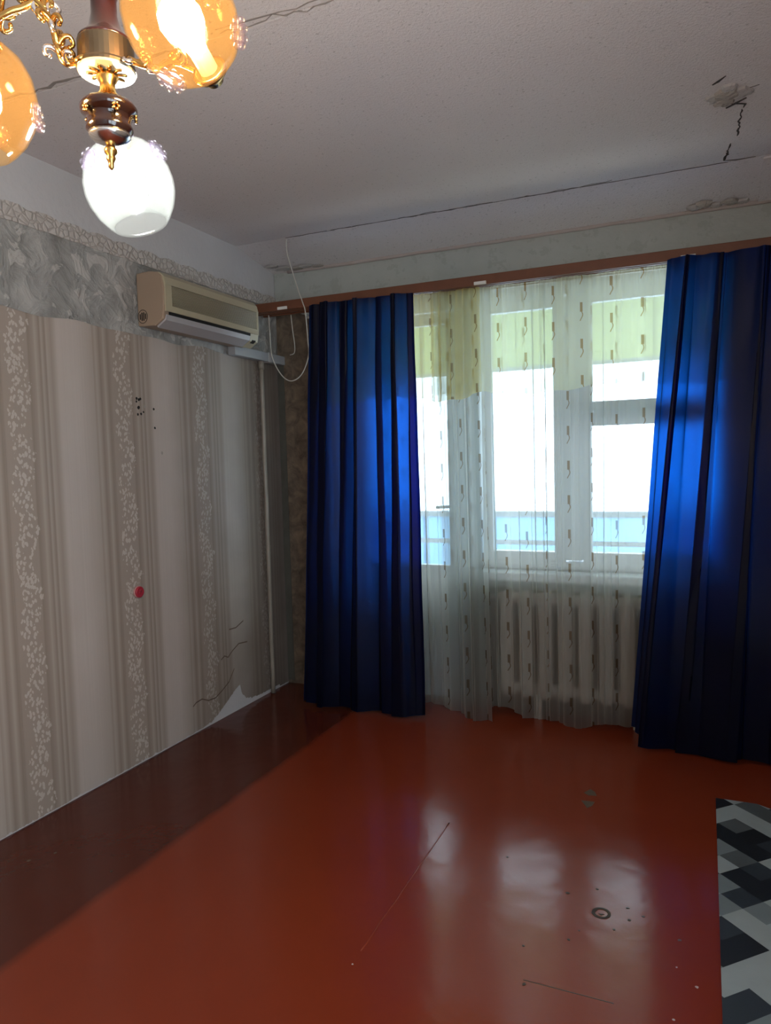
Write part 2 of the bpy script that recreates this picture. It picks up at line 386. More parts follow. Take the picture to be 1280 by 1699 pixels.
# wallpaper strips on the left wall, hung above one another's edge, torn off along the bottom
tear = [(-.82, .012), (-.765, .012), (-.70, .038), (-.632, .072), (-.56, .112), (-.50, .138), (-.488, .085), (-.45, .045), (-.40, .03), (-.30, .02), (-.1, .02)]
def hem(y):
    h = .006 + .006 * noise.noise(V((y * 9, 2, 0))) + .012 * max(0, noise.noise(V((y * 31, 7, 0))))
    for (a, ha), (b, hb) in zip(tear, tear[1:]):
        if a <= y <= b: h = ha + (hb - ha) * (y - a) / (b - a) + .006 * noise.noise(V((y * 60, 3, 0)))
    return max(h + .007 * max(0, noise.noise(V((y * 70, 11, 0)))) + .004 * noise.noise(V((y * 150, 5, 0))), .002)
def top_edge(y): return 1.925 + .010 * noise.noise(V((y * 6, 4, 0))) + .006 * noise.noise(V((y * 33, 9, 0)))
def strip(y0, y1, x, zlo, zhi, name, mat, n=40, parent=wl):
    m = MB()
    for i in range(n + 1):
        y = y0 + (y1 - y0) * i / n; a, b = zlo(y), zhi(y)
        m.v += [(x, y, a), (x, y, b), (0.0002, y, a), (0.0002, y, b)]
    for i in range(n):
        k = 4 * i
        m.f += [(k, k + 4, k + 5, k + 1), (k, k + 2, k + 6, k + 4), (k + 1, k + 5, k + 7, k + 3)]
    m.f += [(0, 1, 3, 2), (4*n, 4*n + 2, 4*n + 3, 4*n + 1)]
    return m.build(name, mat, parent)
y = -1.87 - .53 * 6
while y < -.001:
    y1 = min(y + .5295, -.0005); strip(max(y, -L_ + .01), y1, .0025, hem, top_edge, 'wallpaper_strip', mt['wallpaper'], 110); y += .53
strip(-L_ + .01, -.001, .0045, lambda y: 1.915 + .014 * noise.noise(V((y * 5, 6, 0))), lambda y: 2.236, 'embossed_border', mt['embossed'], 240)
strip(-L_ + .01, -.001, .009, lambda y: 2.231 + .004 * noise.noise(V((y * 20, 0, 0))),
      lambda y: 2.288 + .011 * abs(math.sin(y * 22)) + .004 * noise.noise(V((y * 60, 1, 0))), 'frieze_border', mt['frieze'], 900)
# creases and nail holes in the paper
def decal(name, pts, x, mat, parent):
    m = MB(); n = len(pts)
    m.v += [(x, a, b) for a, b in pts] + [(x - .002, a, b) for a, b in pts]
    m.f += [tuple(range(n))] + [(i, (i + 1) % n, n + (i + 1) % n, n + i) for i in range(n)]
    return m.build(name, mat, parent)
def line_pts(pts, w0):
    a = [(p, q + w0 / 2) for p, q in pts]; b = [(p, q - w0 / 2) for p, q in pts]; return a + b[::-1]
crease = paint('paper_crease', (.13, .085, .06), .8, .2, 30, 0)
for pts in ([(-.90, .140), (-.876, .152), (-.83, .156), (-.78, .133), (-.72, .128), (-.66, .150), (-.60, .178), (-.55, .235)],
            [(-.66, .312), (-.63, .325), (-.60, .31), (-.56, .335), (-.50, .36), (-.42, .352)], [(-.58, .455), (-.52, .452), (-.45, .475)]):
    decal('paper_crease', line_pts(pts, .006), .0032, crease, wl)
for (yy, zz, r) in ((-1.190, 1.632, .007), (-1.176, 1.628, .007), (-1.166, 1.632, .006), (-1.192, 1.618, .005), (-1.180, 1.592, .008),
                    (-1.186, 1.562, .006), (-1.166, 1.565, .006), (-1.082, 1.590, .006), (-1.080, 1.505, .006), (-1.150, 1.574, .005)):
    decal('nail_hole', [(yy + r * (.8 + .4 * random.random()) * math.cos(k * PI / 4), zz + r * (.8 + .4 * random.random()) * math.sin(k * PI / 4)) for k in range(8)], .0034, mt['black'], wl)
for (yy, zz, r) in ((-1.04, 1.39, .007), (-1.17, 1.36, .004), (-1.14, 1.60, .006)):
    decal('plaster_speck', [(yy + r * math.cos(k * PI / 3), zz + r * 1.3 * math.sin(k * PI / 3)) for k in range(6)], .0034, mt['plaster_raw'], wl)
# a strip of paper wrapped from the left wall round the corner
MB().box((.001, -.004, .02), (.045, -.0005, 1.92)).build('wrapped_paper_edge', paint('grey_green_paper', (.085, .085, .072), .6, .3, 14, .3), wback)

# ceiling damage
def crack(pts, w0, z=2.4985, mat=None):
    m = MB(); n = len(pts); L1 = []; R1 = []
    for i, p in enumerate(pts):
        p = V((*p, 0)); a = V((*pts[max(i - 1, 0)], 0)); b = V((*pts[min(i + 1, n - 1)], 0)); t = (b - a).normalized(); s_ = V((-t.y, t.x, 0))
        ww = w0 * (.4 + .9 * random.random()) * (1 if 0 < i < n - 1 else .3)
        L1.append(p + s_ * ww); R1.append(p - s_ * ww)
    m.v += [(q.x, q.y, z) for q in L1 + R1] + [(q.x, q.y, z + .003) for q in L1 + R1]
    for i in range(n - 1):
        m.f += [(i, i + 1, n + i + 1, n + i), (i, 2*n + i, 2*n + i + 1, i + 1), (n + i, n + i + 1, 3*n + i + 1, 3*n + i)]
    return m.build('crack', mat or mt['crack'], ceil)
def wig(a, b, n, amp, seed):
    a = V((*a, 0)); b = V((*b, 0)); t = (b - a); s_ = V((-t.y, t.x, 0)).normalized(); out = []
    for i in range(n + 1):
        p = a + t * (i / n) + s_ * amp * noise.noise(V((i * .6, seed, 1))); out.append((p.x, p.y))
    return out
dark_crack = paint('open_crack', (.05, .043, .04), .9, .3, 40, 0)
crack(wig((2.430, -.86), (2.425, -.63), 14, .012, 1), .0028, mat=dark_crack)
crack(wig((2.405, -.57), (2.385, -.40), 14, .012, 2), .0040, mat=dark_crack)
crack([(2.385, -.40), (2.43, -.385), (2.50, -.385)], .008)
crack(wig((.31, -.374), (2.40, -.376), 60, .008, 5), .0022)
crack(wig((.95, -.374), (1.42, -.385), 16, .02, 5.5), .0013)
crack(wig((1.55, -.374), (1.95, -.392), 14, .02, 6), .0013)
soft = paint('filled_joint', (.28, .25, .235), .9, .3, 40, 0)
crack(wig((1.10, -2.03), (1.75, -2.0), 16, .02, 8), .0024, mat=soft)
crack(wig((1.10, -2.01), (1.45, -2.0), 12, .03, 12), .0016, mat=soft)
crack(wig((.05, -2.03), (.95, -2.0), 24, .03, 9), .0045, mat=soft)
def chunk(name, c, r, mat, seed, h=.012, ex=1.0, parent=ceil):
    """a flake of loose plaster hanging from the ceiling"""
    m = MB(); n = 14
    rr = [r * (.72 + .5 * noise.noise(V((k * .9, seed, 0))) + .12 * random.random()) for k in range(n)]
    for f_, zz in ((1, 0), (.82, -h * .8), (.35, -h * (1 + .3 * random.random()))):
        m.v += [(c[0] + ex * rr[k] * f_ * math.cos(2*PI*k/n), c[1] + rr[k] * f_ * math.sin(2*PI*k/n), c[2] + zz + h * .25 * noise.noise(V((k, seed, f_ * 5)))) for k in range(n)]
    for q in range(2):
        for k in range(n): m.f.append((q*n + k, q*n + (k+1) % n, (q+1)*n + (k+1) % n, (q+1)*n + k))
    m.f.append(tuple(2*n + k for k in range(n)))
    return m.build(name, mat, parent)
pal = paint('pale_plaster', (.48, .46, .45), .9, .15, 20, .6, 50, .01)
chunk('plaster_flake', (2.378, -1.00, 2.4995), .055, mt['plaster_raw'], 1, .010)
chunk('plaster_flake', (2.350, -.985, 2.4995), .048, pal, 2, .006)
chunk('plaster_flake', (2.425, -.99, 2.4995), .050, pal, 3, .007)
chunk('plaster_flake', (2.375, -.955, 2.4995), .040, mt['plaster_raw'], 4, .013)
chunk('plaster_flake', (2.385, -1.045, 2.4995), .035, pal, 5, .008)
crack([(2.336, -1.085), (2.352, -1.10), (2.375, -1.13)], .006, mat=dark_crack)
crack([(2.38, -.915), (2.41, -.94), (2.44, -.965)], .006, 2.488, dark_crack)
crack([(2.395, -.918), (2.425, -.905), (2.44, -.895), (2.435, -.87)], .005, 2.4984, dark_crack)
crack([(2.34, -.93), (2.355, -.94)], .006)
crack([(2.44, -1.01), (2.475, -1.02)], .006)
# broken plaster by the window wall
for k, (cx, cy, cz, r, h) in enumerate(((2.27, -.05, 2.440, .040, .012), (2.31, -.07, 2.446, .045, .016), (2.36, -.04, 2.440, .035, .010), (2.42, -.05, 2.442, .050, .010), (2.47, -.04, 2.44, .035, .010))):
    chunk('plaster_flake', (cx, cy, cz), r, mt['plaster_raw'] if k % 2 else pal, 10 + k, h)
for k, (cx, cy, cz, r) in enumerate(((.10, -.06, 2.441, .05), (.17, -.04, 2.438, .04), (.24, -.05, 2.440, .04), (.31, -.03, 2.436, .03), (.05, -.10, 2.449, .035))):
    chunk('plaster_flake', (cx, cy, cz), r, (pal, mt['plaster_raw'])[k % 2], 20 + k, .006, 1.5)

# floor marks: sheet seam, worn ring, chips
m = MB(); pts = [(1.4665 + .004 * noise.noise(V((i * .5, 1, 0))), -2.05 + i * .05) for i in range(16)]
m.tube([(x, y, -.0005) for x, y in pts], [.0025] * 16, 6); m.build('sheet_seam', mt['floor'], floor, True)
m = MB(); m.tube([(1.9 + .02 * i, -1.998 + .003 * noise.noise(V((i, 2, 0))), -.001) for i in range(12)], .002, 6); m.build('sheet_seam', mt['chip_dark'], floor)
m = MB(); m.lathe([(.0265, 0), (.0265, .0012), (.018, .0012), (.018, 0)], 28, Matrix.Translation((2.047, -1.647, 0)) @ Matrix.Rotation(.3, 4, 'Z') @ Matrix.Diagonal((1.0, 1.0, 1, 1)), True)
m.build('worn_ring', mt['chip_dark'], floor)
def fchip(name, pts, mat, h=.001):
    m = MB(); n = len(pts); m.v += [(a, b, h) for a, b in pts] + [(a, b, -.001) for a, b in pts]
    m.f += [tuple(range(n))] + [(i, (i + 1) % n, n + (i + 1) % n, n + i) for i in range(n)]; return m.build(name, mat, floor)
fchip('worn_patch', [(2.020, -1.655), (2.032, -1.636), (2.040, -1.622), (2.030, -1.648), (2.034, -1.672)], mt['chip_dark'])
fchip('worn_patch', [(2.040, -1.652), (2.048, -1.658), (2.056, -1.65), (2.048, -1.650)], mt['chip_dark'])
fchip('worn_patch', [(1.885, -.885), (1.905, -.845), (1.925, -.865), (1.935, -.895), (1.905, -.902)], mt['chip'])
fchip('worn_patch', [(1.885, -.955), (1.935, -.950), (1.93, -.985), (1.915, -1.01), (1.905, -.99)], mt['chip'])
for (a, b, r, mm) in ((1.469, -2.106, .003, 'l'), (2.304, -1.866, .005, 'l'), (2.255, -1.809, .003, 'l'), (2.255, -2.0, .004, 'l'), (2.259, -1.692, .006, 'c'), (.214, -2.049, .008, 'c'),
                      (.26, -1.98, .006, 'c'), (.531, -1.998, .006, 'd'), (1.941, -1.582, .007, 'd'), (2.115, -1.595, .005, 'd'), (2.125, -1.652, .006, 'd'), (1.905, -2.013, .006, 'd'),
                      (2.09, -1.71, .004, 'd'), (2.0, -1.75, .003, 'd'), (2.02, -1.53, .004, 'd'), (1.98, -1.80, .005, 'd'), (1.87, -1.87, .004, 'd'), (2.16, -1.62, .004, 'd'), (1.72, -1.45, .004, 'd')):
    fchip('floor_speck', [(a + r * (.6 + .6 * random.random()) * math.cos(k * PI / 3), b + r * (.6 + .6 * random.random()) * math.sin(k * PI / 3)) for k in range(6)],
          {'l': mt['chip_light'], 'c': mt['chip'], 'd': mt['chip_dark']}[mm], .0008)

# ------------------------------------------------------------------ balcony door and window
FY0, FY1 = .07, .108
door = struct(bpy.data.objects.new('door_1', None), 'white painted balcony door with tall glass pane'); C.objects.link(door); door.location = (.76, .1, 0)
def frame_boxes(x0, x1, z0, z1, t, y0, y1): 
    return MB().box((x0, y0, z0), (x0 + t, y1, z1)).box((x1 - t, y0, z0), (x1, y1, z1)).box((x0 + t, y0, z0), (x1 - t, y1, z0 + t)).box((x0 + t, y0, z1 - t), (x1 - t, y1, z1))
frame_boxes(DX0, DX1 + .03, 0.0, TOP, .05, .05, .16).build('door_frame', mt['white_paint'], door, bevel=.004)
lf = MB(); x0, x1 = DX0 + .055, DX1 - .025
lf.box((x0, FY0, .051), (x0 + .09, FY1, TOP - .055)).box((x1 - .09, FY0, .051), (x1, FY1, TOP - .055)).box((x0 + .09, FY0, .051), (x1 - .09, FY1, .18)).box((x0 + .09, FY0, .62), (x1 - .09, FY1, .74)).box((x0 + .09, FY0, TOP - .12), (x1 - .09, FY1, TOP - .055))
lf.build('door_leaf', mt['white_paint'], door, bevel=.005)
MB().box((x0 + .09, .095, .18), (x1 - .09, .115, .62)).build('lower_panel', mt['white_paint'], door)
MB().box((x0 + .09, .10, .74), (x1 - .09, .104, TOP - .12)).build('glass_pane', mt['glass'], door)
h = MB(); h.box((x1 - .06, .055, 1.0), (x1 - .03, .07, 1.12)); h.tube([(x1 - .045, .05, 1.07), (x1 - .045, .03, 1.07), (x1 - .15, .03, 1.065)], .009, 8); h.build('door_handle', mt['metal_white'], door)
win = struct(bpy.data.objects.new('window_1', None), 'white two-sash window with small vent pane'); C.objects.link(win); win.location = (1.8, .1, SILL)
frame_boxes(DX1 + .03, WX1, SILL, TOP, .04, .05, .16).build('window_frame', mt['white_paint'], win, bevel=.004)
MB().box((1.66, .05, SILL + .05), (1.745, .16, TOP - .05)).build('mullion', mt['white_paint'], win, bevel=.004)
def sash(xa, xb, za, zb, t, tb=None):
    tb = tb or t
    m = MB().box((xa, FY0 - .01, za), (xa + t, FY1, zb)).box((xb - t, FY0 - .01, za), (xb, FY1, zb)).box((xa + t, FY0 - .01, za), (xb - t, FY1, za + tb)).box((xa + t, FY0 - .01, zb - t), (xb - t, FY1, zb))
    s_ = m.build('sash', mt['white_paint'], win, bevel=.005)
    MB().box((xa + t, .10, za + tb), (xb - t, .104, zb - t)).build('glass_pane', mt['glass'], s_)
sash(DX1 + .082, 1.658, SILL + .041, TOP - .042, .055, .05)
sash(1.747, WX1 - .052, SILL + .041, 1.52, .045, .05)
MB().box((1.745, .05, 1.52), (WX1 - .05, .16, 1.545)).build('transom', mt['white_paint'], win, bevel=.003)
sash(1.747, WX1 - .052, 1.547, TOP - .042, .05)
MB().box((1.64, .05, 1.20), (1.66, .062, 1.30)).tube([(1.65, .055, 1.25), (1.65, .03, 1.25), (1.65, .028, 1.17)], .007, 8).build('window_handle', mt['metal_white'], win)
struct(MB().box((DX1 + .02, -.10, SILL - .045), (WX1 + .04, .06, SILL)).build('trim_1', mt['white_paint'], bevel=.008), 'white window sill board above the radiator')

# ------------------------------------------------------------------ loggia outside
lg_white = paint('loggia_whitewash', (.72, .76, .74), .8, .08, 3, .3, 30)
def translucent(name, col, f):
    t = NT(name); d_ = t.n('BsdfDiffuse'); l_ = t.n('BsdfTranslucent')
    c = t.mix(t.noise(4), tuple(v * .9 for v in col), col); t.link(c, d_.inputs[0]); t.link(c, l_.inputs[0])
    return t.done(t.shmix(f, d_.outputs[0], l_.outputs[0]))
LX0, LX1, LY0, LY1 = -.2, 3.1, .35, 1.45
struct(MB().box((LX0, LY0, -.12), (LX1, LY1 + .1, -.02)).build('floor_balcony', paint('balcony_concrete', (.35, .36, .36), .8)))
struct(MB().box((LX0, LY0, 2.48), (LX1, LY1 + .1, 2.62)).build('ceiling_balcony', lg_white))
for nm, xa in (('wall_balcony_left', LX0 - .1), ('wall_balcony_right', LX1)):
    struct(MB().box((xa, LY0, -.12), (xa + .1, LY1 + .1, 2.62)).build(nm, lg_white))
par = thing('balcony_parapet', 'pale blue translucent balcony parapet seen behind the window', 'parapet', (1.45, LY1, -.02))
pb = translucent('pale_blue_sheet', (.55, .76, .92), .55)
for k in range(6):
    xa = LX0 + .55 * k
    MB().box((xa, LY1 + .005 + .008 * (k % 2), 0.02), (xa + .57, LY1 + .012 + .008 * (k % 2), .90)).build('sheet_panel', pb, par)
MB().box((LX0, LY1 - .03, .90), (LX1, LY1 + .05, .945)).build('handrail', mt['white_paint'], par, bevel=.006)
MB().box((LX0, LY1 - .012, .70), (LX1, LY1 + .004, .735)).build('cross_rail', mt['white_paint'], par)
MB().box((LX0, LY1 - .012, -.02), (LX1, LY1 + .004, .03)).build('cross_rail', mt['white_paint'], par)
aw = thing('balcony_awning', 'pale yellow-green awning sheet hanging at the balcony top behind the sheer valance', 'awning', (1.45, LY1, 2.48))
ab = translucent('pale_green_sheet', (.76, .80, .50), .40)
for k in range(6):
    xa = LX0 + .55 * k
    MB().box((xa, LY1 + .005 + .008 * (k % 2), 1.965), (xa + .57, LY1 + .011 + .008 * (k % 2), 2.478)).build('sheet_panel', ab, aw)
MB().box((LX0, LY1 - .012, 1.945), (LX1, LY1 + .02, 1.97)).build('hem_bar', mt['white_paint'], aw)

# ------------------------------------------------------------------ radiator
RX0, SEC, NSEC = 1.345, .098, 9
RSH = .018
rad = thing('radiator', 'cream cast-iron column radiator under the window behind the sheer curtain', 'radiator', (1.75, -.1, .1))
def rad_section():
    m = MB()
    for yc, wd in ((-.135, .034), (-.062, .030)):
        for k in range(6):
            pass
        prof = [(-wd, -.012), (-wd * .7, -.020), (wd * .7, -.020), (wd, -.012), (wd, .010), (wd * .6, .016), (-wd * .6, .016), (-wd, .010)]
        z0, z1 = .135, .625
        n0 = len(m.v)
        zs = [(z0 - .030, .45), (z0 - .012, .8), (z0 + .02, 1), (z1 - .02, 1), (z1 + .012, .8), (z1 + .030, .45)]
        for z, sc in zs:
            m.v += [(a * sc, yc + b * sc, z) for a, b in prof]
        for i in range(len(zs) - 1):
            for j in range(8): m.f.append((n0 + i*8 + j, n0 + i*8 + (j+1) % 8, n0 + (i+1)*8 + (j+1) % 8, n0 + (i+1)*8 + j))
        m.f += [tuple(n0 + j for j in range(8)), tuple(n0 + (len(zs)-1)*8 + j for j in reversed(range(8)))]
    m.box((-.006, -.14, .14), (.006, -.07, .61))
    for z in (.150, .610):
        m.tube([(-.049, -.106, z), (-.03, -.106, z), (.03, -.106, z), (.049, -.106, z)], [.030, .036, .036, .030], 14)
        m.box((-.028, -.15, z - .02), (.028, -.06, z + .02))
    return m
sec0 = rad_section().build('section', mt['radiator'], rad, True, .003, origin=(0, 0, 0))
sec0.location = V((RX0 + SEC / 2, 0, 0)) - rad.location
for k in range(1, NSEC):
    o = sec0.copy(); C.objects.link(o); o.parent = rad; o.location = V((RX0 + SEC * (k + .5), 0, 0)) - rad.location
MB().tube([(RX0 - .002, -.106, .610), (RX0 - .05, -.106, .610), (RX0 - .05, -.04, .610), (RX0 - .05, -.012, .610), (RX0 - .05, -.012, .3)], .012, 10).build('supply_pipe', mt['radiator'], rad, True)
for xx in (RX0 + .2, RX0 + .68):
    MB().box((xx - .012, -.10, .09), (xx + .012, -.002, .11)).build('wall_bracket', mt['radiator'], rad)
    MB().box((xx - .02, -.125, 0), (xx + .02, -.085, .12)).build('foot', mt['radiator'], rad)

# ------------------------------------------------------------------ curtain rail
rl = thing('curtain_rail', 'brown wooden curtain rail board across the top of the window wall', 'curtain rail', (1.5, -.2, 2.15))
MB().box((.03, -.312, 2.150), (3.08, -.292, 2.197)).build('front_board', mt['rail'], rl, bevel=.003)
for yy in (-.275, -.235, -.186):
    MB().box((.04, yy - .009, 2.150), (3.07, yy + .009, 2.166)).build('track', mt['rail'], rl)
for xx in (.24, 1.335, 2.25, 2.95):
    MB().box((xx - .012, -.292, 2.166), (xx + .012, -.008, 2.178)).box((xx - .02, -.014, 2.155), (xx + .02, -.0065, 2.23)).box((xx - .03, -.320, 2.151), (xx + .03, -.312, 2.166)).build('bracket', mt['metal_white'], rl, bevel=.002)

# ------------------------------------------------------------------ curtains
def cloth(name, mat, xt, xb, ztop, hemf, yf, folds, nx, nz, gather=0.0, gfreq=40, xmid=None, wrink=.006, seed=0, latk=.55, ampf=lambda s: 1):
    m = MB(); uvs = []
    for j in range(nz + 1):
        t = j / nz
        for i in range(nx + 1):
            s_ = i / nx
            sw = s_ + .018 * math.sin(2 * PI * (1.7 * s_ + .3 + seed)) + .012 * math.sin(2 * PI * (3.9 * s_ + seed * 1.7))
            a = xt[0] + (xt[1] - xt[0]) * s_; b = xb[0] + (xb[1] - xb[0]) * s_
            tt = t if xmid is None else xmid(t)
            x = a + (b - a) * tt
            f_ = 0; lat = 0
            for (fr, am, ph, dr, grow) in folds:
                arg = 2 * PI * (fr * sw + ph + dr * t); g = ((1 - grow) + grow * t) * ampf(s_)
                f_ += am * g * math.sin(arg); lat += am * g * latk * math.sin(2 * arg)
            gt = max(0, 1 - t * 5)
            f_ += gather * gt * math.sin(2 * PI * gfreq * sw)
            z = ztop + (hemf(s_) - ztop) * t
            wr = wrink * noise.noise(V((x * 5 + seed, z * 2.2, seed)))
            m.v.append((x + lat, yf(t) + f_ + wr, z)); uvs.append((s_ * abs(xb[1] - xb[0]) * 1.6, z))
    mid = (nz // 2) * (nx + 1); arc = [0.0]                     # cloth length along the folds
    for i in range(nx): arc.append(arc[-1] + (V(m.v[mid + i + 1]) - V(m.v[mid + i])).length)
    uvs = [(arc[q % (nx + 1)], uvs[q][1]) for q in range(len(uvs))]
    for j in range(nz):
        for i in range(nx):
            k = j * (nx + 1) + i; m.f.append((k, k + 1, k + nx + 2, k + nx + 1))
    org = ((xb[0] + xb[1]) / 2, yf(1), 0)
    me = bpy.data.meshes.new(name); me.from_pydata([tuple(V(v) - V(org)) for v in m.v], [], m.f)
    ul = me.uv_layers.new(name='UVMap')
    for lp in me.loops: ul.data[lp.index].uv = uvs[lp.vertex_index]
    for p in me.polygons: p.use_smooth = True
    me.materials.append(mat); o = bpy.data.objects.new(name, me); C.objects.link(o); o.location = org
    return o
TZ = 2.148
o = cloth('sheer_curtain', mt['tulle'], (.42, 1.305), (.42, 1.335), TZ, lambda s: .06 - .06 * max(0, min(1, (s - .72) * 6)), lambda t: -.232 - .012 * t,
      [(5, .014, .1, .05, .3), (11, .010, .4, -.05, .2), (19, .005, .2, .1, .2)], 200, 90, .006, 46, seed=.3)
tag(o, 'sheer white tulle curtain with embroidered drops hanging before the balcony door', 'curtain')
o = cloth('sheer_curtain', mt['tulle'], (1.06, 2.30), (1.09, 2.28), TZ, lambda s: .035 + .025 * math.sin(9 * s) + .01 * math.sin(31 * s), lambda t: -.192 - .002 * t,
      [(8, .006, .3, .03, .2), (15, .006, .1, -.04, .2), (29, .003, .5, .05, .1)], 300, 90, .005, 60, seed=.8, ampf=lambda s: 1 + .9 * math.exp(-((s - .25) / .16) ** 2), latk=.8)
tag(o, 'sheer white tulle curtain with embroidered drops hanging before the window and radiator', 'curtain')
o = cloth('sheer_valance', mt['valance'], (.42, 1.32), (.42, 1.32), TZ, lambda s: 1.645 - .03 * math.sin(PI * min(1, max(0, (s - .6) / .4))) + .006 * math.sin(40 * s), lambda t: -.282 - .001 * t,
      [(7, .009, .2, .04, .2), (17, .006, .1, .1, .2)], 180, 40, .005, 44, seed=.55)
tag(o, 'short cream sheer valance over the balcony door curtain, folded at its inner edge', 'valance')
o = cloth('sheer_valance', mt['valance2'], (1.08, 2.42), (1.08, 2.42), TZ, lambda s: 1.64 + .012 * math.sin(12 * s) + .005 * math.sin(47 * s), lambda t: -.266 - .001 * t,
      [(8, .006, .6, .04, .2), (19, .004, .3, .1, .2)], 220, 40, .004, 60, seed=.15)
tag(o, 'short cream sheer valance over the window curtain', 'valance')
o = cloth('blue_curtain', mt['blue'], (.40, .985), (.285, .99), 2.1495, lambda s: .022 + .006 * math.sin(20 * s), lambda t: -.345 - .01 * t,
      [(3.2, .026, .05, .06, .2), (6.1, .016, .35, -.07, .3), (11, .005, .6, .04, .2)], 170, 90, .006, 26, wrink=.014, seed=.2, latk=1.35)
tag(o, 'dark blue satin curtain hanging beside the balcony door near the air conditioner', 'curtain')
o = cloth('blue_curtain', mt['blue'], (2.175, 3.04), (1.995, 3.04), 2.1495, lambda s: .02 + .006 * math.sin(17 * s) + .10 * max(0, 1 - s * 8), lambda t: -.350 - .055 * t,
      [(3.3, .028, .42, .07, .25), (7.3, .014, .1, -.09, .3), (13, .005, .3, .05, .2)], 210, 100, .006, 30, wrink=.026, seed=.7, latk=1.2)
tag(o, 'dark blue satin curtain with a slanting inner edge beside the radiator', 'curtain')

# ------------------------------------------------------------------ air conditioner
AY0, AY1 = -1.165, -.435
ac = thing('air_conditioner', 'aged cream wall air conditioner mounted high beside the window corner', 'air conditioner', (0, -.8, 1.95))
prof = [(0.010, 1.950), (.105, 1.945), (.150, 1.972), (.158, 2.010), (.162, 2.105), (.150, 2.158), (.125, 2.176), (.076, 2.183), (.010, 2.180)]
MB().prism(prof, 1, AY0, AY1).build('body', mt['ac_side'], ac, bevel=.006)
fp = MB().prism([(.1585, 2.003), (.166, 2.004), (.1675, 2.030), (.160, 2.030)], 1, AY0 + .004, AY1 - .004).build('front_band', mt['ac_cream'], ac)
MB().prism([(.160, 2.118), (.169, 2.118), (.160, 2.152), (.140, 2.172), (.128, 2.176), (.150, 2.150)], 1, AY0 + .004, AY1 - .004).build('top_band', mt['ac_cream'], ac)
MB().box((.158, AY0 + .004, 2.03), (.167, AY0 + .045, 2.118)).build('side_band', mt['ac_cream'], ac)
MB().box((.158, AY1 - .02, 2.03), (.167, AY1 - .004, 2.118)).build('side_band', mt['ac_cream'], ac)
sl = MB().prism([(.160, 0), (.1665, .0005), (.1675, .003), (.162, .0042)], 1, AY0 + .045, AY1 - .02).build('louvre_slat', mt['ac_slat'], ac, origin=(0, 0, 0))
base_l = sl.location.copy()
for k in range(13):
    o = sl if k == 0 else sl.copy()
    if k: C.objects.link(o); o.parent = ac
    o.location = base_l + V((0, 0, 2.0325 + k * .0066))
MB().prism([(.157, 1.988), (.161, 1.988), (.162, 2.0035), (.158, 2.0035)], 1, AY0 + .03, AY1 - .075).build('air_outlet', mt['black'], ac)
fl = MB().prism([(.110, 1.938), (.156, 1.966), (.163, 1.989), (.157, 1.989), (.149, 1.972), (.106, 1.947)], 1, AY0 + .012, AY1 - .078).build('air_flap', mt['ac_grey'], ac)
MB().prism([(.110, 1.938), (.156, 1.966), (.163, 2.003), (.157, 2.003), (.149, 1.972), (.106, 1.947)], 1, AY1 - .074, AY1 - .004).build('display_panel', mt['ac_cream'], ac)
MB().prism([(.143, 1.957), (.1575, 1.966), (.160, 1.972), (.146, 1.963)], 1, AY1 - .058, AY1 - .025).build('display', mt['black'], ac)
for k in range(4):
    MB().box((.022 + k * .010, AY0 - .0012, 1.972 + (.006 if k in (0, 3) else 0)), (.0275 + k * .010, AY0 + .002, 2.008 - (.006 if k in (0, 3) else 0))).build('side_vent', mt['black'], ac)
m = MB(); m.tube([(.039 + .026 * math.cos(a * PI / 12), AY0 - .0006, 1.990 + .029 * math.sin(a * PI / 12)) for a in range(25)], .0013, 6); m.build('vent_outline', mt['black'], ac)
# cable duct below it
du = thing('cable_duct', 'grey plastic cable duct on the wall running from the air conditioner into the corner', 'cable duct', (0, -.2, 1.93))
MB().box((.0095, -.50, 1.905), (.055, -.165, 1.955)).build('trunk', mt['duct'], du, bevel=.003)
MB().box((.0095, -.161, 1.903), (.056, -.002, 1.953)).build('trunk', mt['duct'], du, bevel=.003)
MB().box((.0093, -.178, 1.901), (.058, -.150, 1.957)).build('joint_cover', mt['ac_grey'], du, bevel=.003)
# riser pipe by the corner
rp = thing('riser_pipe', 'pale painted vertical pipe on the striped wall near the window corner', 'pipe', (.03, -.215, 0))
MB().tube([(.028 + .002 * noise.noise(V((k * .5, 0, 0))), -.215 + .003 * noise.noise(V((k * .4, 3, 0))), .004 + k * .1) for k in range(20)], .0125, 14).build('tube', mt['pipe'], rp, True)
MB().tube([(.028, -.215, 1.86), (.028, -.215, 1.905)], .0165, 14).build('coupling', mt['pipe'], rp, True)
# hanging cord
def smooth_path(P, n=8):
    P = [V(p) for p in P]; out = []
    for i in range(len(P) - 1):
        p0, p1, p2, p3 = P[max(i-1, 0)], P[i], P[i+1], P[min(i+2, len(P)-1)]
        for k in range(n):
            t = k / n; out.append(.5 * ((2*p1) + (p2 - p0)*t + (2*p0 - 5*p1 + 4*p2 - p3)*t*t + (-p0 + 3*p1 - 3*p2 + p3)*t**3))
    return out + [P[-1]]
cpath = smooth_path([(.304, -.355, 2.499), (.300, -.345, 2.43), (.318, -.33, 2.34), (.345, -.322, 2.24), (.372, -.325, 2.17), (.372, -.30, 2.12), (.352, -.25, 1.99), (.325, -.2, 1.91), (.278, -.2, 1.815), (.208, -.2, 1.784), (.143, -.2, 1.829), (.092, -.2, 1.933), (.083, -.2, 2.08), (.090, -.22, 2.20)])
tag(MB().tube(cpath, .0032, 6).build('cable', mt['cord'], None, True, origin=(.2, -.25, 1.784)), 'thin white cable looping down from the ceiling into the corner', 'cable')
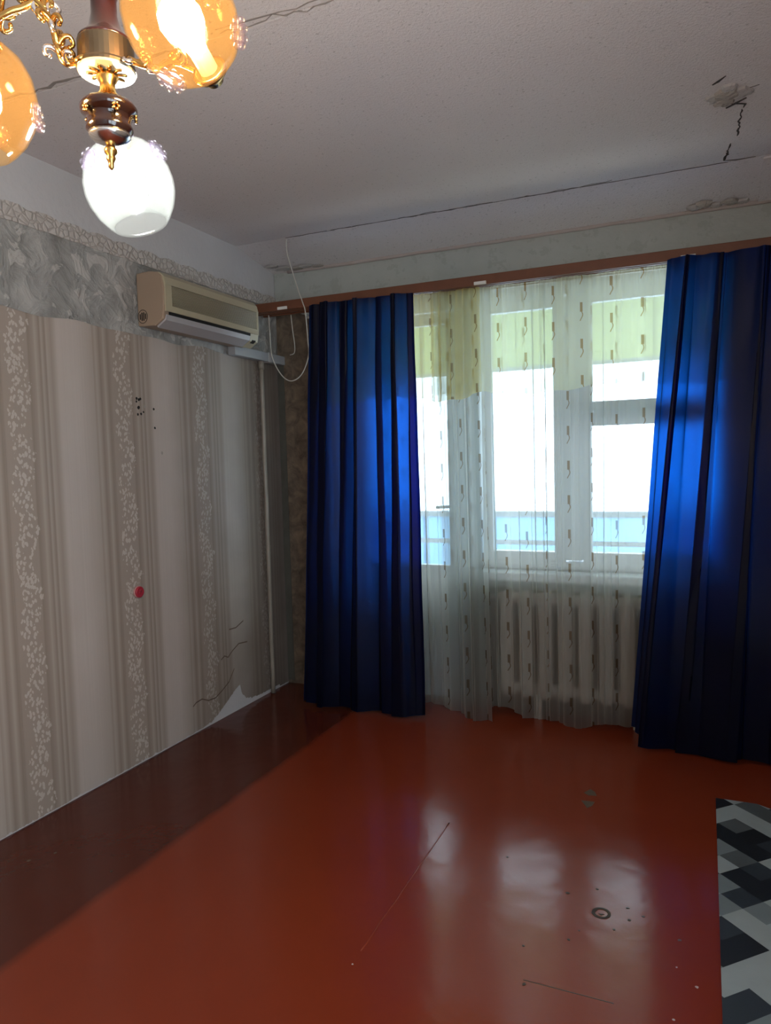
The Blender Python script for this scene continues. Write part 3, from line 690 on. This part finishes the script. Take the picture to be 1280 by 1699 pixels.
tag(MB().tube(smooth_path([(.175, -.12, 2.172), (.172, -.10, 2.08), (.176, -.09, 2.0), (.16, -.07, 1.958), (.12, -.05, 1.952)]), .0026, 6).build('cable', mt['cord'], None, True, origin=(.175, -.1, 1.95)), 'short thin cable dropping from the rail to the grey duct', 'cable')
# red round cap
rc = thing('wall_cap', 'small round red plastic cap fixed on the striped wallpaper', 'cap', (.003, -1.242, .773))
RY = Matrix.Translation((.0026, -1.242, .773)) @ Matrix.Rotation(PI / 2, 4, 'Y')
MB().lathe([(.0005, 0), (.0275, 0), (.0275, .004), (.025, .007), (.0005, .007)], 22, RY).build('base_ring', mt['pink'], rc, True)
MB().lathe([(.024, .006), (.025, .013), (.0215, .017), (.017, .015), (.013, .0135), (.009, .016), (.0005, .017)], 22, RY).build('cover', mt['red'], rc, True)
for dy in (-.005, .005): MB().ball((.0026 + .0165, -1.242 + dy, .777), .0022, 8, 5).build('screw', mt['wood_black'], rc, True)

# ------------------------------------------------------------------ rug
tones = [(.012, .016, .022), (.030, .042, .055), (.085, .105, .115), (.17, .215, .235), (.31, .375, .395), (.44, .50, .51)]
tmats = [paint('rug_print_%d' % k, c, .5, .16, 9, .15, 160, .002, spec=.35) for k, c in enumerate(tones)]
rx0, rx1, ry0, ry1 = 2.36, 2.98, -3.55, -.768
s2 = math.sqrt(2); CELL = .1617 / 2
fixed = {(0, -1): (2, 4, 3, 2), (0, 0): (0, 0, 1, 0), (1, -1): (0, 0, 0, 1), (-1, 0): (4, 3, 3, 1), (-2, 1): (0, 0, 1, 0), (-1, 1): (4, 4, 3, 4), (-3, 2): (1, 1, 4, 1), (-2, 2): (4, 4, 4, 4),
         (1, -2): (4, 0, 4, 2), (2, -2): (4, 4, 2, 2), (-3, 3): (3, 3, 3, 2), (-4, 3): (4, 4, 5, 4), (2, -3): (0, 0, 4, 4)}
bm = bmesh.new(); N = 52; vm = {}
def gv(i, j):
    if (i, j) not in vm:
        a, b = i * CELL, j * CELL; vm[i, j] = bm.verts.new((2.365 + (a + b) / s2, -1.317 + (a - b) / s2, .006))
    return vm[i, j]
rr = random.Random(11)
big = {}
for i in range(-N, N):
    for j in range(-N, N):
        a, b = (i + .5) * CELL, (j + .5) * CELL; x = 2.365 + (a + b) / s2; yv = -1.317 + (a - b) / s2
        if not (rx0 - .1 < x < rx1 + .1 and ry0 - .1 < yv < ry1 + .1): continue
        f = bm.faces.new((gv(i, j), gv(i + 1, j), gv(i + 1, j + 1), gv(i, j + 1)))
        key = (i // 2, j // 2); sub = (i % 2) * 2 + (j % 2)
        if key in fixed: f.material_index = fixed[key][sub]
        else:
            if key not in big: big[key] = rr.choice([0, 0, 4, 4, 3, None])
            f.material_index = big[key] if big[key] is not None else rr.randrange(6)
for co, no in (((rx0, 0, 0), (-1, 0, 0)), ((rx1, 0, 0), (1, 0, 0)), ((0, ry0, 0), (0, -1, 0)), ((0, ry1, 0), (0, 1, 0)), ((2.50, ry1, 0), (.5, .87, 0))):
    bmesh.ops.bisect_plane(bm, geom=bm.verts[:] + bm.edges[:] + bm.faces[:], plane_co=co, plane_no=no, clear_outer=True)
bmesh.ops.recalc_face_normals(bm, faces=bm.faces)
ext = bmesh.ops.extrude_face_region(bm, geom=bm.faces[:])
for v_ in [g for g in ext['geom'] if isinstance(g, bmesh.types.BMVert)]: v_.co.z = .001
bmesh.ops.recalc_face_normals(bm, faces=bm.faces)
me = bpy.data.meshes.new('floor_mat'); bm.to_mesh(me); bm.free()
for t_ in tmats: me.materials.append(t_)
rug = bpy.data.objects.new('floor_mat', me); C.objects.link(rug)
tag(rug, 'grey, black and white diamond patchwork mat lying on the brown floor', 'mat')

# ------------------------------------------------------------------ chandelier
cx, cy = 1.58, -2.955
ch = thing('chandelier', 'brass and dark wood chandelier with amber and white glass shades, lit', 'chandelier', (cx, cy, 2.5))
T = Matrix.Translation((cx, cy, 0))
MB().lathe([(.0005, 2.499), (.055, 2.499), (.055, 2.485), (.045, 2.46), (.02, 2.445), (.009, 2.43), (.009, 2.10), (.0005, 2.10)], 28, T).build('ceiling_canopy', mt['brass_dark'], ch, True)
MB().lathe([(.0005, 2.12), (.012, 2.12), (.016, 2.10), (.022, 2.06), (.024, 2.02), (.020, 1.985), (.0165, 1.965), (.0185, 1.958), (.0185, 1.950), (.0165, 1.945), (.017, 1.925), (.021, 1.908), (.029, 1.897), (.035, 1.893), (.036, 1.889), (.0005, 1.889)], 32, T).build('upper_stem', mt['wood_gloss'], ch, True)
MB().lathe([(.0005, 1.890), (.0355, 1.890), (.0365, 1.888), (.0365, 1.860), (.0380, 1.857), (.0380, 1.8535), (.0005, 1.8535)], 36, T).build('drum', mt['brass_dark'], ch)
disc = MB().lathe([(.0005, 1.8535), (.0375, 1.8535), (.0365, 1.8505), (.0005, 1.8505)], 36, T).build('white_plate', paint('ivory_plate', (.42, .41, .31), .3, .05, bump=0), ch)
for k in range(10):
    a = 2 * PI * k / 10
    MB().ball((cx + .019 * math.cos(a), cy + .019 * math.sin(a), 1.8498), .008, 8, 5, (1, .4, .2), Matrix.Rotation(a, 4, 'Z')).build('leaf', mt['brass'], disc, True)
MB().lathe([(.0005, 1.8505), (.013, 1.8505), (.0145, 1.845), (.010, 1.838), (.0105, 1.828), (.016, 1.820), (.022, 1.814), (.0005, 1.814)], 24, T).build('neck', mt['brass'], ch, True)
lw_ = MB().lathe([(.0005, 1.8165), (.022, 1.8165), (.034, 1.811), (.0375, 1.805), (.036, 1.799), (.030, 1.795), (.0285, 1.792), (.0285, 1.784), (.0305, 1.781), (.0305, 1.776), (.026, 1.771), (.0235, 1.768), (.0005, 1.766)], 36, T).build('turned_wood', mt['wood_black'], ch, True)
for k in range(5):
    a = -.55 + 2 * PI * k / 5; fx, fy = cx + .0345 * math.cos(a), cy + .0345 * math.sin(a)
    m = MB()
    for q in range(5):
        b = 2 * PI * q / 5; m.ball((fx - .0035 * math.sin(a) * math.cos(b) , fy + .0035 * math.cos(a) * math.cos(b), 1.796 + .0040 * math.sin(b)), .0026, 6, 4)
    m.build('gilt_flower', mt['brass'], lw_, True)
MB().lathe([(.0005, 1.770), (.024, 1.770), (.0275, 1.772), (.027, 1.768), (.020, 1.762), (.010, 1.758), (.0005, 1.757)], 28, T).build('silver_cup', mt['silver'], ch, True)
MB().lathe([(.0005, 1.760), (.005, 1.758), (.0085, 1.752), (.0085, 1.748), (.005, 1.744), (.0065, 1.740), (.0045, 1.736), (.0035, 1.733), (.0042, 1.729), (.0005, 1.725)], 14, T).build('finial', mt['brass'], ch, True)
def frame(c, axis):
    z = axis.normalized(); x = z.orthogonal().normalized(); y_ = z.cross(x)
    M = Matrix((x, y_, z)).transposed().to_4x4(); M.translation = c; return M
# shade profile along +z from fitter to mouth (length 1 = .14 m)
SP = [(.020, 0), (.034, .006), (.050, .018), (.062, .036), (.069, .058), (.0705, .076), (.068, .094), (.0605, .114), (.050, .130), (.043, .138)]
def lamp(c, axis, glass_m, bulb_m, rosettes, k=1.0):
    a = axis.normalized(); base = c - a * .070 * k; M = frame(base, a) @ Matrix.Scale(k, 4)
    outer = SP; inner = [(r - .0022, z) for r, z in SP]
    sh = MB().lathe(outer + inner[::-1], 40, M, True).build('glass_shade', glass_m, ch, True)
    for (ang, h) in rosettes:
        r = .0715; dirv = (M.to_3x3() @ V((math.cos(ang), math.sin(ang), -.15))).normalized(); pc = M @ V((r * math.cos(ang), r * math.sin(ang), h))
        F = frame(pc, dirv); m = MB()
        m.lathe([(.0005, -.002), (.013, -.001), (.015, .001), (.011, .003), (.0005, .004)], 16, F)
        for q in range(8): m.ball(F @ V((.0135 * math.cos(q * PI / 4), .0135 * math.sin(q * PI / 4), .001)), .0052, 8, 5)
        m.build('crystal_rosette', mt['crystal'], sh, True)
    MB().lathe([(.0005, -.016), (.011, -.016), (.014, -.010), (.022, -.004), (.0245, .002), (.0235, .005), (.019, .004), (.0005, .004)], 20, M).build('shade_cup', mt['brass'], ch, True)
    MB().lathe([(.0005, .004), (.013, .004), (.013, .032), (.0005, .032)], 14, M).build('bulb_socket', mt['metal_white'], ch)
    MB().lathe([(.0005, .032), (.012, .034), (.017, .046), (.0265, .062), (.0285, .076), (.024, .090), (.013, .099), (.0005, .101)], 20, M).build('bulb', bulb_m, ch, True)
    return base - a * .012 * k
rgt, toc = cr, -cd
up = V((0, 0, 1))
cB = at(214, 306, 1.174); aB = -up * .97 + rgt * .26 + toc * .05
_m = frame(cB, aB).to_3x3(); _t = (toc - rgt * .55).normalized(); ROS = math.atan2(_t.dot(_m.col[1]), _t.dot(_m.col[0]))
eB = lamp(cB, aB, mt['opal'], mt['bulb_white'], [(k * PI / 2 + ROS, .050) for k in range(4)])
cR = at(303, 38, .88); aR = up * .36 - rgt * .28 + toc * .88
eR = lamp(cR, aR, mt['amber'], mt['bulb_warm'], [(k * PI / 2 + .6, .050) for k in range(4)], .96)
cL = at(-38, 160, .92); aL = -up * .97 - rgt * .10 + toc * .05
eL = lamp(cL, aL, mt['amber'], mt['bulb_warm'], [(k * PI / 2 + .2, .085) for k in range(4)])
def arm(P, n_leaf, seed):
    path = smooth_path(P, 8); rs = [.0048 - .0012 * i / len(path) for i in range(len(path))]
    ar = MB().tube(path, rs, 8).build('arm', mt['brass'], ch, True); rg = random.Random(seed)
    for k in range(n_leaf):
        i = int((k + .5) / n_leaf * (len(path) - 2)); p = path[i]; t = (path[i + 1] - p).normalized()
        d_ = V((rg.uniform(-1, 1), rg.uniform(-1, 1), rg.uniform(-.6, 1))); d_ = (d_ - t * d_.dot(t)).normalized()
        L1 = rg.uniform(.012, .020); q = smooth_path([p, p + d_ * L1 * .5 + t * L1 * .5, p + d_ * L1 + t * L1 * .55, p + d_ * L1 * 1.15 + t * L1 * .1, p + d_ * L1 * .85 - t * L1 * .08], 3)
        MB().tube(q, [.0044 - .0020 * j / len(q) for j in range(len(q))], 6).ball(q[-1], .0034, 6, 4).build('scroll_leaf', mt['brass'] if k % 3 else mt['silver'], ar, True)
arm([at(140, 97, .972), at(112, 106, .958), at(97, 84, .95), at(88, 48, .94), at(72, 14, .932), at(45, -6, .928), at(8, -8, .925), at(-25, 20, .922), eL], 26, 3)
arm([at(212, 98, .965), at(238, 108, .965), at(265, 112, .965), at(295, 105, .96), eR], 8, 4)
arm([at(172, 92, 1.005), at(166, 105, 1.07), at(172, 150, 1.15), at(185, 195, 1.175), eB], 6, 5)
arm([at(60, -4, .931), at(40, 12, .925), at(15, 20, .92), at(-15, 40, .92), at(-28, 66, .922)], 4, 6)
